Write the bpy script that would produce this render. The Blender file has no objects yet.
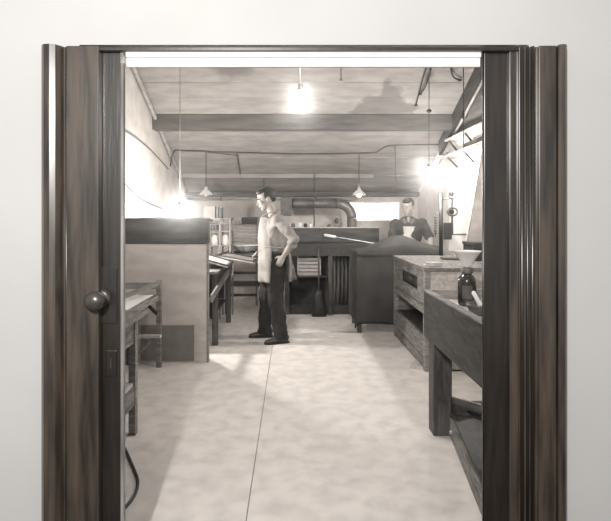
import bpy, bmesh, math, random
from mathutils import Vector, Matrix
random.seed(7)
S = bpy.context.scene
COL = S.collection
PI = math.pi
# ------------------------------------------------------------ camera, world, exposure
F = 500.0; EYE = 1.43; VX, VY = 292.0, 215.0          # focal length in pixels, eye height, vanishing point
cam_d = bpy.data.cameras.new('camera'); cam = bpy.data.objects.new('camera', cam_d); COL.objects.link(cam)
cam.location = (0, 0, EYE); cam.rotation_euler = (PI/2, 0, 0)
cam_d.sensor_width = 36; cam_d.lens = 36*F/611
cam_d.shift_x = (305.5-VX)/611; cam_d.shift_y = -(260.5-VY)/611
cam_d.clip_start = .05
S.camera = cam
S.view_settings.view_transform = 'Standard'; S.view_settings.look = 'None'
S.view_settings.gamma = 1; S.view_settings.use_curve_mapping = False
S.view_settings.exposure = 0.0
w = bpy.data.worlds.new('world'); S.world = w; w.use_nodes = True
w.node_tree.nodes['Background'].inputs[0].default_value = (1, .985, .965, 1)
w.node_tree.nodes['Background'].inputs[1].default_value = .5
# unseen light added behind and above the camera for front light and floor shadow
ld = bpy.data.lights.new('added_front_light', 'POINT'); ld.energy = 420; ld.shadow_soft_size = .06; ld.color = (1, .97, .93)
lo_ = bpy.data.objects.new('added_front_light', ld); COL.objects.link(lo_); lo_.location = (-.45, -.7, 2.25)
BULB_E = dict(ceiling=850, right=1150, left=1400, shade=300)
BULB_R = .042

def P(px, py, Y):  return Vector(((px-VX)*Y/F, Y, EYE-(py-VY)*Y/F))

# ------------------------------------------------------------ materials
def tone(v, warm=1.0): return (min(1, v*(1+.05*warm)), v*(1-.015*warm), v*(1-.06*warm), 1)
def mat(name, a, b=None, rough=.7, scale=6, stretch=(1,1,1), bump=.0, spec=.4, metal=0, detail=6, warm=1.0, lo=.35, hi=.65, dist=.0):
    m = bpy.data.materials.new(name); m.use_nodes = True
    nt = m.node_tree; n = nt.nodes; l = nt.links; p = n['Principled BSDF']
    p.inputs['Roughness'].default_value = rough; p.inputs['Metallic'].default_value = metal
    p.inputs['Specular IOR Level'].default_value = spec
    if b is None: b = a*.8
    g = n.new('ShaderNodeNewGeometry'); mp = n.new('ShaderNodeMapping'); mp.inputs['Scale'].default_value = stretch
    no = n.new('ShaderNodeTexNoise'); no.inputs['Scale'].default_value = scale; no.inputs['Detail'].default_value = detail
    no.inputs['Distortion'].default_value = dist
    cr = n.new('ShaderNodeValToRGB'); cr.color_ramp.elements[0].position = lo; cr.color_ramp.elements[1].position = hi
    cr.color_ramp.elements[0].color = tone(b, warm); cr.color_ramp.elements[1].color = tone(a, warm)
    l.new(g.outputs['Position'], mp.inputs[0]); l.new(mp.outputs[0], no.inputs['Vector'])
    l.new(no.outputs[0], cr.inputs[0]); l.new(cr.outputs[0], p.inputs['Base Color'])
    if bump:
        bu = n.new('ShaderNodeBump'); bu.inputs['Strength'].default_value = bump; bu.inputs['Distance'].default_value = .01
        l.new(no.outputs[0], bu.inputs['Height']); l.new(bu.outputs[0], p.inputs['Normal'])
    m['ramp'] = cr.name
    return m
def emis(name, strength, c=(1,.97,.92,1)):
    m = bpy.data.materials.new(name); m.use_nodes = True; n = m.node_tree.nodes; p = n['Principled BSDF']
    p.inputs['Base Color'].default_value = (.9,.9,.88,1)
    p.inputs['Emission Color'].default_value = c; p.inputs['Emission Strength'].default_value = strength
    return m
M = {}
M['corridor'] = mat('corridor_plaster', .50, .48, .9, 3, warm=.2)
M['corridor_floor'] = mat('corridor_floor_wood', .06, .03, .5, 4, (1,8,1))
M['jamb'] = mat('varnished_dark_wood', .016, .006, .33, 9, (6,6,.5), .15, .5, warm=6)
M['jamb_worn'] = mat('worn_varnished_wood', .058, .014, .36, 7, (5,5,.45), .15, .5, warm=5)
M['lintel'] = mat('cream_paint', .86, .78, .6, 8, (3,3,1), warm=.8)
M['concrete'] = mat('pale_concrete', .68, .54, .8, 8, (1,1,1), .10, .25, detail=15, dist=.2, lo=.3, hi=.62)
M['joint'] = mat('joint_filler', .3, .22)
M['plaster'] = mat('limewashed_wall', .66, .54, .85, 5, (1,1,1), .2)
M['board'] = mat('fibre_board', .66, .52, .85, 4, (1,1,2.5), .1, detail=9)
M['darkboard'] = mat('stained_sink_wood', .08, .035, .6, 6, (.6,1,3), .1)
M['greywood'] = mat('weathered_wood', .30, .15, .75, 8, (1,1,5), .25, dist=.8)
M['greywood_y'] = mat('weathered_wood_long', .24, .09, .75, 8, (4,.8,5), .25, dist=.8)
M['brownwood'] = mat('dark_old_wood', .055, .02, .6, 8, (3,.7,4), .2, dist=.8)
M['brownwood_z'] = mat('dark_old_wood_upright', .09, .04, .6, 8, (4,4,.7), .2, dist=.8)
M['palewood'] = mat('pale_scrubbed_wood', .52, .36, .7, 8, (4,1,4), .1)
M['paper'] = mat('white_paper', .88, .84, .6, 3, warm=.2)
M['black'] = mat('blackened_iron', .035, .02, .5, 20, spec=.5)
M['iron'] = mat('grey_iron', .12, .07, .45, 12, spec=.5)
M['duct'] = mat('galvanised_duct', .20, .13, .45, 6, spec=.5, metal=.3)
M['pipe'] = mat('painted_pipe', .42, .3, .6, 9)
M['cord'] = mat('cloth_cord', .06, .04, .8)
M['timber'] = mat('ceiling_timber', .15, .09, .7, 5, (.5,3,3), .15)
M['timber_dark'] = mat('dark_rafter_timber', .075, .045, .7, 5, (3,.5,3), .15)
M['sinkpale'] = mat('scoured_sink_lining', .68, .5, .5, 7, bump=.05)
M['glass_amber'] = mat('brown_bottle_glass', .035, .02, .12, 5, spec=.8, warm=3)
M['label'] = mat('bottle_label', .12, .07, .6)
M['skin'] = mat('skin', .34, .27, .55, 12, warm=1.6)
M['hair'] = mat('dark_hair', .055, .03, .6, 60, (1,1,1), .3)
M['shirt'] = mat('pale_work_shirt', .30, .19, .85, 7, (1,1,1), .35, dist=1.2)
M['apron'] = mat('stained_apron_cloth', .34, .20, .85, 5, (1,1,1), .25, dist=.8)
M['bib'] = mat('white_apron_cloth', .5, .4, .85, 5, bump=.2)
M['trousers'] = mat('dark_trousers', .030, .017, .85, 9, (1,1,.6), .4, dist=1)
M['shoe'] = mat('scuffed_leather', .06, .03, .4, 14, spec=.6)
M['shirt_dark'] = mat('dark_shirt', .07, .04, .85, 9, bump=.35, dist=1)
M['cloth'] = mat('dark_canvas', .065, .04, .9, 5, bump=.3)
M['rag'] = mat('grey_rag', .25, .14, .9, 9, bump=.4)
M['eye'] = mat('eye_white', .6, .55, .3); M['pupil'] = mat('pupil', .02, .015, .2); M['lip'] = mat('lips', .27, .24, .5)
M['crate'] = mat('pale_crate_wood', .36, .24, .8, 7, (1,4,4))
M['glasswhite'] = mat('milky_funnel', .85, .8, .2, 4, warm=.2)
M['china'] = mat('glazed_stoneware', .14, .08, .25, 6, spec=.7)
M['shadewhite'] = mat('enamel_shade', .5, .4, .35, 5)
M['bulb'] = {k: emis('lit_bulb_'+k, v) for k, v in BULB_E.items()}
M['window'] = emis('daylit_frosted_pane', 2.2)

for k in ('jamb', 'jamb_worn'):
    q = M[k].node_tree.nodes['Principled BSDF']; q.inputs['Coat Weight'].default_value = 1; q.inputs['Coat Roughness'].default_value = .3
def ceiling_material():
    m = mat('whitewashed_ceiling_board', .34, .26, .85, 5, (.7,2,2), .06)
    nt = m.node_tree; n = nt.nodes; l = nt.links; p = n['Principled BSDF']; cr = n[m['ramp']]
    g = n.new('ShaderNodeNewGeometry'); s = n.new('ShaderNodeSeparateXYZ')
    no = n.new('ShaderNodeTexNoise'); no.inputs['Scale'].default_value = 4; no.inputs['Detail'].default_value = 5
    l.new(g.outputs['Position'], no.inputs['Vector'])
    va = n.new('ShaderNodeVectorMath'); va.operation = 'MULTIPLY_ADD'; va.inputs[1].default_value = (.5,.3,0)
    l.new(no.outputs['Color'], va.inputs[0]); l.new(g.outputs['Position'], va.inputs[2]); l.new(va.outputs[0], s.inputs[0])
    def mth(op, a, b=None):
        q = n.new('ShaderNodeMath'); q.operation = op; q.use_clamp = False
        for i, v in enumerate((a, b)):
            if v is None: continue
            if isinstance(v, (int, float)): q.inputs[i].default_value = v
            else: l.new(v, q.inputs[i])
        return q.outputs[0]
    # dark patch fanning out from a point, and a lampshade's round shadow painted in
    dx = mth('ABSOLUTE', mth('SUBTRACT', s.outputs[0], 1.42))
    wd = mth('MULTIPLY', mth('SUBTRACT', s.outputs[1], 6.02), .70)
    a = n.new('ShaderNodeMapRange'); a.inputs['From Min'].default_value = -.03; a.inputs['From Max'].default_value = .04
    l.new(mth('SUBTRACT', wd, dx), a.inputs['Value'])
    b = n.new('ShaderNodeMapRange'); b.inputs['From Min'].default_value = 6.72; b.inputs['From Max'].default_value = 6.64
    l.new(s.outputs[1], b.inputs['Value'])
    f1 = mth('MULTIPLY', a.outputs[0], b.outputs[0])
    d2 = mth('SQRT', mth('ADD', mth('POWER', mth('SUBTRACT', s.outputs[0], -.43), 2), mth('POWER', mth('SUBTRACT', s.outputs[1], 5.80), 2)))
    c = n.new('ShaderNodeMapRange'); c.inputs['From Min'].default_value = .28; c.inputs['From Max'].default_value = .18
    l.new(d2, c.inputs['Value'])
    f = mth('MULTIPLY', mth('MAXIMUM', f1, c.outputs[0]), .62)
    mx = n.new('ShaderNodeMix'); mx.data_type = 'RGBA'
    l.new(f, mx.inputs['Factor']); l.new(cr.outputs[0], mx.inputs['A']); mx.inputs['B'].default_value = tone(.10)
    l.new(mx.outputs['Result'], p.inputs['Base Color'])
    return m
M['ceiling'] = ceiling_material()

# ------------------------------------------------------------ mesh helpers
class MB:
    def __init__(s): s.v = []; s.f = []
    def add(s, vs, fs):
        o = len(s.v); s.v += [Vector(v) for v in vs]; s.f += [tuple(i+o for i in f) for f in fs]; return s
    def box(s, x0, x1, y0, y1, z0, z1, mtx=None):
        vs = [Vector((x, y, z)) for z in (z0, z1) for y in (y0, y1) for x in (x0, x1)]
        if mtx: vs = [mtx @ v for v in vs]
        return s.add(vs, [(0,2,3,1),(4,5,7,6),(0,1,5,4),(2,6,7,3),(0,4,6,2),(1,3,7,5)])
    def bar(s, a, b, wx, wy, up=(0,0,1)):
        a, b = Vector(a), Vector(b); d = (b-a).normalized(); up = Vector(up)
        if abs(d.dot(up)) > .98: up = Vector((0,1,0))
        u = d.cross(up).normalized(); v = u.cross(d).normalized()
        vs = [p + u*i*wx/2 + v*j*wy/2 for p in (a, b) for i, j in ((-1,-1),(1,-1),(1,1),(-1,1))]
        return s.add(vs, [(3,2,1,0),(4,5,6,7),(0,1,5,4),(1,2,6,5),(2,3,7,6),(3,0,4,7)])
    def loft(s, secs, n=14, lat=None):                       # secs: (centre, a, b); a lies along lat
        secs = [(Vector(c), a, b) for c, a, b in secs]; vs = []; fs = []; prev = None
        for i, (c, a, b) in enumerate(secs):
            p0 = secs[max(i-1, 0)][0]; p1 = secs[min(i+1, len(secs)-1)][0]; d = (p1-p0).normalized()
            if lat is not None: u = Vector(lat)
            elif prev is not None: u = prev
            else: u = Vector((0,0,1)) if abs(d.z) < .8 else Vector((1,0,0))
            u = (u - d*u.dot(d)).normalized(); prev = u; v = d.cross(u)
            for k in range(n):
                t = 2*PI*k/n; vs.append(c + u*a*math.cos(t) + v*b*math.sin(t))
        for i in range(len(secs)-1):
            for k in range(n):
                k2 = (k+1) % n; fs.append((i*n+k, i*n+k2, (i+1)*n+k2, (i+1)*n+k))
        fs.append(tuple(range(n-1, -1, -1))); fs.append(tuple(range((len(secs)-1)*n, len(secs)*n)))
        return s.add(vs, fs)
    def tube(s, pts, r, n=10):
        if not isinstance(r, (list, tuple)): r = [r]*len(pts)
        return s.loft([(p, q, q) for p, q in zip(pts, r)], n)
    def lathe(s, c, prof, n=24, axis=(0,0,1)):               # prof: (radius, height) pairs, both sides of a wall may be given
        ax = Vector(axis).normalized(); u = ax.orthogonal().normalized(); v = ax.cross(u); c = Vector(c); vs = []; fs = []
        for r, h in prof:
            for k in range(n):
                t = 2*PI*k/n; vs.append(c + ax*h + (u*math.cos(t)+v*math.sin(t))*max(r, .0004))
        for i in range(len(prof)-1):
            for k in range(n):
                k2 = (k+1) % n; fs.append((i*n+k, i*n+k2, (i+1)*n+k2, (i+1)*n+k))
        fs.append(tuple(range(n-1, -1, -1))); fs.append(tuple(range((len(prof)-1)*n, len(prof)*n)))
        return s.add(vs, fs)
    def ball(s, c, r, n=16, m=10, mtx=None):
        if not isinstance(r, (tuple, list)): r = (r, r, r)
        c = Vector(c); vs = []; fs = []
        for i in range(1, m):
            ph = PI*i/m
            for k in range(n):
                t = 2*PI*k/n; q = Vector((r[0]*math.sin(ph)*math.cos(t), r[1]*math.sin(ph)*math.sin(t), r[2]*math.cos(ph)))
                vs.append(c + (mtx @ q if mtx else q))
        t_ = Vector((0,0,r[2])); b_ = -t_
        vs.append(c + (mtx @ t_ if mtx else t_)); vs.append(c + (mtx @ b_ if mtx else b_))
        for i in range(m-2):
            for k in range(n):
                k2 = (k+1) % n; fs.append((i*n+k, (i+1)*n+k, (i+1)*n+k2, i*n+k2))
        T = len(vs)-2
        for k in range(n):
            k2 = (k+1) % n; fs.append((T, k, k2)); fs.append((T+1, (m-2)*n+k2, (m-2)*n+k))
        return s.add(vs, fs)
    def prism(s, poly, z0, z1):                              # (x, y) outline extruded upward
        n = len(poly); vs = [(x, y, z) for z in (z0, z1) for x, y in poly]
        return s.add(vs, [tuple(range(n-1,-1,-1)), tuple(range(n, 2*n))] + [(k, (k+1)%n, n+(k+1)%n, n+k) for k in range(n)])
def bez(pts, n=8):                                           # Catmull-Rom through the points
    pts = [Vector(p) for p in pts]; out = []
    for i in range(len(pts)-1):
        p0 = pts[max(i-1,0)]; p1 = pts[i]; p2 = pts[i+1]; p3 = pts[min(i+2, len(pts)-1)]
        for k in range(n):
            t = k/n; out.append(.5*((2*p1)+(p2-p0)*t+(2*p0-5*p1+4*p2-p3)*t*t+(3*p1-p0-3*p2+p3)*t**3))
    out.append(pts[-1]); return out
WL = {}
FOLD = bpy.data.textures.new('cloth_folds', 'CLOUDS'); FOLD.noise_scale = .09; FOLD.noise_depth = 1
def obj(name, mb, m, parent=None, bevel=0, smooth=False, remesh=0, kind=None, label=None, sub=0, wall=0, smoothmod=0, folds=0):
    base = WL[parent.name] if parent else Vector((0,0,0))
    if parent is None:
        lo = [min(v[i] for v in mb.v) for i in range(3)]; hi = [max(v[i] for v in mb.v) for i in range(3)]
        base = Vector(((lo[0]+hi[0])/2, (lo[1]+hi[1])/2, lo[2]))
    me = bpy.data.meshes.new(name); me.from_pydata([tuple(v-base) for v in mb.v], [], mb.f); me.materials.append(m)
    b = bmesh.new(); b.from_mesh(me); bmesh.ops.recalc_face_normals(b, faces=b.faces[:]); b.to_mesh(me); b.free()
    o = bpy.data.objects.new(name, me); COL.objects.link(o)
    if parent: o.parent = parent
    else: o.location = base
    WL[o.name] = base
    if smooth or remesh: me.polygons.foreach_set('use_smooth', [True]*len(me.polygons))
    if bevel:
        q = o.modifiers.new('bevel', 'BEVEL'); q.width = bevel; q.segments = 2; q.limit_method = 'ANGLE'
    if wall:
        q = o.modifiers.new('solid', 'SOLIDIFY'); q.thickness = wall; q.offset = 0
    if sub:
        q = o.modifiers.new('sub', 'SUBSURF'); q.levels = q.render_levels = sub
    if remesh:
        q = o.modifiers.new('remesh', 'REMESH'); q.mode = 'VOXEL'; q.voxel_size = remesh; q.use_smooth_shade = True
        q = o.modifiers.new('smooth', 'SMOOTH'); q.factor = .5; q.iterations = smoothmod or 3
    if folds:
        q = o.modifiers.new('folds', 'DISPLACE'); q.texture = FOLD; q.strength = folds; q.mid_level = .5
    if kind: o['kind'] = kind
    if label: o['label'] = label
    return o
def tag(o, label, cat, group=None):
    o['label'] = label; o['category'] = cat
    if group: o['group'] = group
    return o
def thing(name, loc, label, cat, group=None):
    o = bpy.data.objects.new(name, None); COL.objects.link(o); o.location = loc; o.empty_display_size = .1
    WL[o.name] = Vector(loc); return tag(o, label, cat, group)
def part_copy(o, parent, off):
    c = o.copy(); COL.objects.link(c); c.parent = parent; c.location = off; return c
def B(*a): return MB().box(*a)

# ------------------------------------------------------------ the room
XL, XR, YB, YF = -1.82, 2.16, 8.6, 2.02
def CZ(y): return 5.67-.45*y
SL = math.atan(.45)
corr_y0, corr_y1 = 1.88, 2.02
OX0, OX1, OZ = -.75, .84, 2.04                                # rough opening
wall = MB().box(-3.2, OX0-.05, corr_y0, corr_y1, 0, 3.1).box(OX1+.05, 3.2, corr_y0, corr_y1, 0, 3.1).box(OX0-.05, OX1+.05, corr_y0, corr_y1, OZ+.03, 3.1)
obj('wall_front', wall, M['corridor'], kind='structure')
obj('wall_front_gable', B(-2.1, 2.45, 1.93, 2.02, 3.1, 4.85), M['plaster'], kind='structure').name = 'wall_gable'
cf = obj('floor_corridor', B(-3.2, 3.2, -5, corr_y1, -.12, 0), M['corridor_floor'], kind='structure')
fl = obj('floor', B(XL-.15, XR+.15, corr_y1, YB+.15, -.12, -.012), M['joint'], kind='structure')
g = .002
for x0, x1 in ((XL, -.215), (-.215, XR)):
    for y0, y1 in ((corr_y1, 5.15), (5.15, 6.95), (6.95, YB)):
        obj('concrete_slab', B(x0+g, x1-g, y0+g, y1-g, -.03, 0), M['concrete'], fl, bevel=.002)
obj('wall_left', B(XL-.12, XL, YF, YB+.12, 0, 3.0), M['plaster'], kind='structure')
obj('wall_right', B(XR, XR+.12, YF, YB+.12, 0, 3.0), M['plaster'], kind='structure')
for nm, x0, x1 in (('wall_left_upper', XL-.12, XL), ('wall_right_upper', XR, XR+.12)):
    y1 = (5.67-3.0)/.45
    mb = MB().add([(x, y, z) for x in (x0, x1) for y, z in ((YF, 3.0), (y1, 3.0), (YF, CZ(YF)))], [(0,1,2),(5,4,3),(0,3,4,1),(1,4,5,2),(2,5,3,0)])
    obj(nm, mb, M['plaster'], kind='structure')
wb = MB().box(XL, .98, YB, YB+.12, 0, 1.9).box(1.86, XR, YB, YB+.12, 0, 1.9).box(.98, 1.86, YB, YB+.12, 0, 1.32).box(.98, 1.86, YB, YB+.12, 1.66, 1.9)
obj('wall_back', wb, M['plaster'], kind='structure')
# sloping boarded ceiling
def slope_slab(x0, x1, y0, y1, t0, t1):                       # t measured upward from the ceiling's lower face
    vs = [(x, y, CZ(y)+t) for t in (t0, t1) for y in (y0, y1) for x in (x0, x1)]
    return MB().add(vs, [(0,2,3,1),(4,5,7,6),(0,1,5,4),(2,6,7,3),(0,4,6,2),(1,3,7,5)])
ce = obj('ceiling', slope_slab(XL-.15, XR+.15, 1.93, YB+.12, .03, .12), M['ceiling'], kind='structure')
y = 2.0; step = .262
while y < YB+.1:
    d = random.uniform(-.004, .004)
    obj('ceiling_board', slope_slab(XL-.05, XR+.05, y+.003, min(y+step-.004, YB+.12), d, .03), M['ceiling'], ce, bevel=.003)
    y += step
# cross beam, back plate and rafters
obj('trim_1', B(XL, XR, 6.50, 6.66, 2.545, 2.74), M['timber'], kind='structure', bevel=.006)
obj('trim_2', B(XL, XR, 8.46, YB, 1.745, 1.82), M['timber'], kind='structure', bevel=.004)
obj('trim_3', B(XL, 1.3, 7.95, 8.07, 2.02, 2.085), M['ceiling'], kind='structure', bevel=.004)
obj('trim_4', slope_slab(XR-.08, XR, 4.6, 7.1, -.20, 0), M['timber_dark'], kind='structure', bevel=.004)
y1_, y2_ = 4.3, 6.70
mb = MB().add([(x, y, z) for x in (XR-.02, XR) for y, z in ((y1_, 2.44), (y2_, 2.44), (y2_, CZ(y2_)-.19), (y1_, CZ(y1_)-.19))], [(0,1,2,3),(7,6,5,4),(0,4,5,1),(1,5,6,2),(2,6,7,3),(3,7,4,0)])
obj('trim_11', mb, mat('dull_boarding', .16, .10, .8, 6, (3,.6,3), .15), kind='structure')
# frosted window in the back wall
wf = obj('window_1', MB().box(.98, 1.86, 8.58, 8.66, 1.32, 1.345).box(.98, 1.86, 8.58, 8.66, 1.635, 1.66).box(.98, 1.005, 8.58, 8.66, 1.345, 1.635).box(1.835, 1.86, 8.58, 8.66, 1.345, 1.635), M['lintel'], kind='structure', bevel=.003)
for x0, x1 in ((1.005, 1.25), (1.258, 1.45), (1.458, 1.64), (1.648, 1.835)): obj('window_pane', B(x0, x1, 8.62, 8.63, 1.345, 1.635), M['window'], wf)
for x in (1.254, 1.454, 1.644): obj('glazing_bar', B(x-.006, x+.006, 8.60, 8.64, 1.345, 1.635), M['lintel'], wf)

# ------------------------------------------------------------ doorway
def X(px, Y=1.86): return (px-VX)*Y/F
Z0 = 0.0; ZT = 2.055
# left casing: backband, quirk, flat board
fr = obj('trim_5', MB().prism([(X(68),1.845),(X(100),1.845),(X(100),1.88),(X(46),1.88),(X(46),1.858),(X(68),1.858)], Z0, ZT), M['jamb_worn'], kind='structure', bevel=.003)
obj('backband', MB().prism([(X(45)-.002,1.88),(X(45)-.002,1.838),(X(48),1.826),(X(54),1.823),(X(59),1.830),(X(62),1.846),(X(64),1.858),(X(64),1.88)], Z0, ZT), M['jamb_worn'], fr, smooth=False)
obj('casing_bead', MB().tube([(X(66.5), 1.86, Z0), (X(66.5), 1.86, ZT)], .004, 8), M['jamb'], fr, smooth=True)
# right casing
fr = obj('trim_6', MB().prism([(X(537),1.843),(X(554),1.843),(X(554),1.88),(X(511),1.884),(X(511),1.872),(X(519),1.872),(X(519),1.858),(X(537),1.858)], Z0, ZT), M['jamb_worn'], kind='structure', bevel=.002)
obj('backband', MB().prism([(X(555),1.88),(X(555),1.836),(X(557),1.828),(X(561),1.828),(X(563.5),1.836),(X(563.5),1.88)], Z0, ZT), M['jamb_worn'], fr)
for px, r in ((521.5, .0065), (527, .0055), (532, .007)):
    obj('casing_bead', MB().tube([(X(px), 1.856, Z0), (X(px), 1.856, ZT)], r, 10), M['jamb'], fr, smooth=True)
jr = obj('trim_7', MB().prism([(X(482,1.9),1.9),(X(484,1.885),1.885),(X(513),1.885),(X(513),2.03),(X(482.5,2.03),2.03)], Z0, ZT), M['jamb'], kind='structure', bevel=.003)
obj('stop_bead', MB().tube([(X(486), 1.886, Z0), (X(486), 1.886, ZT)], .004, 8), M['jamb'], jr, smooth=True)
# pale painted lintel and the dark head bead above it
obj('trim_8', MB().box(X(124), X(483), 1.885, 1.90, 1.989, 2.042).box(X(124), X(483), 1.876, 1.885, 2.022, 2.042), M['lintel'], kind='structure', bevel=.003)
obj('trim_9', B(X(45), X(563), 1.862, 1.885, 2.042, 2.056), M['jamb'], kind='structure', bevel=.002)
# sliding leaf standing a hand's width out of its pocket
dl = obj('door_1', MB().box(X(101)-.7, X(118), 1.885, 1.93, .01, 2.05), M['jamb'], kind='structure', bevel=.002)
obj('nosing', MB().prism([(X(118),1.884),(X(119.5),1.876),(X(122),1.876),(X(125.3,1.886),1.886),(X(125.3,1.928),1.928),(X(118),1.928)], .01, 2.0), mat('rubbed_pale_edge', .30, .12, .4, 6, (5,5,.5), .1), dl)
def zz(py, Y=1.86): return EYE-(py-VY)*Y/F
obj('lock_plate', B(X(100)-.005, X(115), 1.879, 1.886, zz(325), zz(268)), M['jamb'], dl, bevel=.002, label='upper metal lock plate')
kp = obj('keyhole_plate', B(X(104), X(114.5), 1.880, 1.886, zz(378), zz(352)), M['jamb'], dl, bevel=.002, label='small plate with keyhole')
obj('keyhole', B(X(108), X(110), 1.8785, 1.8805, zz(370), zz(360)), M['black'], kp)
kn = obj('door_knob', MB().lathe((X(99), 1.880, 1.115), [(.036,0),(.036,.004),(.029,.009),(.013,.012),(.012,.028),(.017,.034),(.030,.042),(.0365,.056),(.035,.070),(.026,.081),(.012,.086),(.0,.087)], 28, (0,-1,0)), mat('worn_bronze', .08, .04, .3, 10, spec=.7, metal=.4, warm=2), dl, smooth=True, label='round bronze knob')
obj('wall_left_pocket', B(-1.9, X(101)-.72, 1.93, 2.02, 0, .01), M['plaster'], kind='structure').name = 'trim_10'

# ------------------------------------------------------------ left side
# fibre-board screen with a dark light-tight sink above
t = thing('developing_sink', (-1.3, 5.1, 0), 'tall pale board-fronted sink cabinet with a dark trough on top, by the left wall', 'sink')
obj('front_panel', B(-1.80, -.815, 4.86, 4.88, 0, 1.15), M['board'], t, bevel=.003, label='pale stained fibre board front')
obj('patch_panel', B(-1.47, -.95, 4.852, 4.86, .015, .36), mat('damp_stained_board', .28, .20, .85, 6), t, bevel=.002, label='darker patch board near the floor')
obj('corner_strip', B(-.828, -.81, 4.845, 4.90, 0, 1.15), M['greywood'], t, bevel=.002)
tr = obj('trough', MB().box(-1.80, -.81, 4.85, 4.875, 1.15, 1.395).box(-1.80, -.83, 5.00, 5.025, 1.15, 1.395).box(-.845, -.82, 4.875, 5.00, 1.15, 1.395).box(-1.80, -1.775, 4.875, 5.00, 1.15, 1.395).box(-1.775, -.845, 4.875, 5.00, 1.15, 1.17), M['darkboard'], t, bevel=.003, label='dark stained trough')
obj('trough_rim', MB().box(-1.80, -.80, 4.84, 4.88, 1.395, 1.403), M['greywood'], tr)
obj('frame', MB().box(-1.80, -1.75, 4.88, 5.02, 0, 1.15).box(-.89, -.85, 4.98, 5.02, 0, 1.15).box(-1.75, -.89, 4.98, 5.02, 1.08, 1.15), M['brownwood_z'], t)
# things standing on the sink's rear edge
bt = obj('storage_box', B(-1.225, -1.065, 6.92, 7.14, 1.387, 1.55), mat('grey_card', .30, .2, .8), bevel=.003)
tag(bt, 'small grey square box on top of the pale rack behind the sink', 'box')
for i, (x, h, v) in enumerate(((-1.04, .155, .16), (-.995, .145, .07))):
    b = thing('plate_holder', (x, 7.0, 1.387), ('upright plate holder touching the small grey box on the rack', 'darker narrow plate holder furthest from the small grey box')[i], 'plate holder')
    obj('holder_body', B(x-.018, x+.018, 6.94, 7.12, 1.387, 1.387+h), mat('holder_wood', v, v*.6, .6), b, bevel=.003)
    obj('slide', B(x-.005, x+.005, 6.95, 7.10, 1.387+h, 1.397+h), M['pipe'], b)
fs = obj('glass_plate', B(-1.47, -1.25, 4.86, 5.02, 1.404, 1.409), M['paper']); tag(fs, 'white flat plate lying across the top of the dark sink', 'plate')

# table with the white sheet (light table)
t = thing('retouching_table', (-1.5, 4.3, 0), 'grey wooden table with braced legs standing before the pale sink panel', 'table')
for (x, yy) in ((-1.25, 4.70), (-1.76, 4.70), (-1.76, 3.75), (-1.29, 3.75)):
    obj('leg', B(x-.022, x+.022, yy-.022, yy+.022, 0, .82 if yy > 4 else .67), M['greywood'], t, bevel=.003)
obj('tabletop', B(-1.80, -1.275, 3.70, 4.68, .665, .687), M['greywood_y'], t, bevel=.003)
obj('side_rail', MB().bar((-1.30, 3.72, .655), (-1.26, 4.70, .655), .02, .05), M['greywood'], t)
obj('back_rail', MB().box(-1.78, -1.23, 4.66, 4.68, .74, .80), M['greywood'], t, bevel=.002)
obj('brace', MB().bar(P(157,314,4.68), P(142,299,4.68)+Vector((0,0,0)), .018, .03), M['brownwood'], t)
obj('stretcher', B(-1.42, -1.215, 4.60, 4.66, .295, .32), M['palewood'], t, bevel=.002)
obj('lower_brace', MB().bar((-1.27, 4.63, .30), (-1.42, 4.63, .15), .018, .03), M['greywood'], t)
obj('slanted_side', MB().add([(-1.245,4.69,.82),(-1.245,4.69,.78),(-1.50,3.9,.74),(-1.50,3.9,.70),(-1.225,4.69,.82),(-1.225,4.69,.78),(-1.48,3.9,.74),(-1.48,3.9,.70)], [(0,1,3,2),(4,6,7,5),(0,4,5,1),(2,3,7,6),(0,2,6,4),(1,5,7,3)]), M['greywood'], t)
sh = obj('paper_sheet', B(-1.79, -1.285, 3.74, 4.64, .688, .691), M['paper']); tag(sh, 'large white sheet of paper lying on the retouching table', 'paper')

# near left bench with shelf
t = thing('work_bench', (-1.3, 3.0, 0), 'grey wooden bench with open lower shelf just inside the door, left foreground', 'bench')
obj('bench_top', B(-1.80, -.955, 2.2, 3.31, .775, .802), M['greywood_y'], t, bevel=.003)
obj('leg', B(-1.06, -1.015, 3.24, 3.29, 0, .775), M['greywood'], t, bevel=.003)
obj('leg', B(-1.06, -1.015, 2.24, 2.29, 0, .775), M['greywood'], t, bevel=.003)
obj('leg', B(-1.78, -1.735, 3.24, 3.29, 0, .775), M['greywood'], t, bevel=.003)
obj('leg', B(-1.78, -1.735, 2.24, 2.29, 0, .775), M['greywood'], t, bevel=.003)
obj('apron_rail', B(-1.045, -1.025, 2.25, 3.28, .60, .775), M['greywood_y'], t, bevel=.002)
obj('side_panel', B(-1.75, -1.05, 3.26, 3.28, .45, .775), M['greywood'], t, bevel=.002)
obj('shelf', B(-1.76, -1.03, 2.25, 3.25, .32, .345), M['palewood'], t, bevel=.002)
obj('shelf_rail', B(-1.045, -1.02, 2.25, 3.25, .20, .32), M['greywood_y'], t, bevel=.002)

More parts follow.
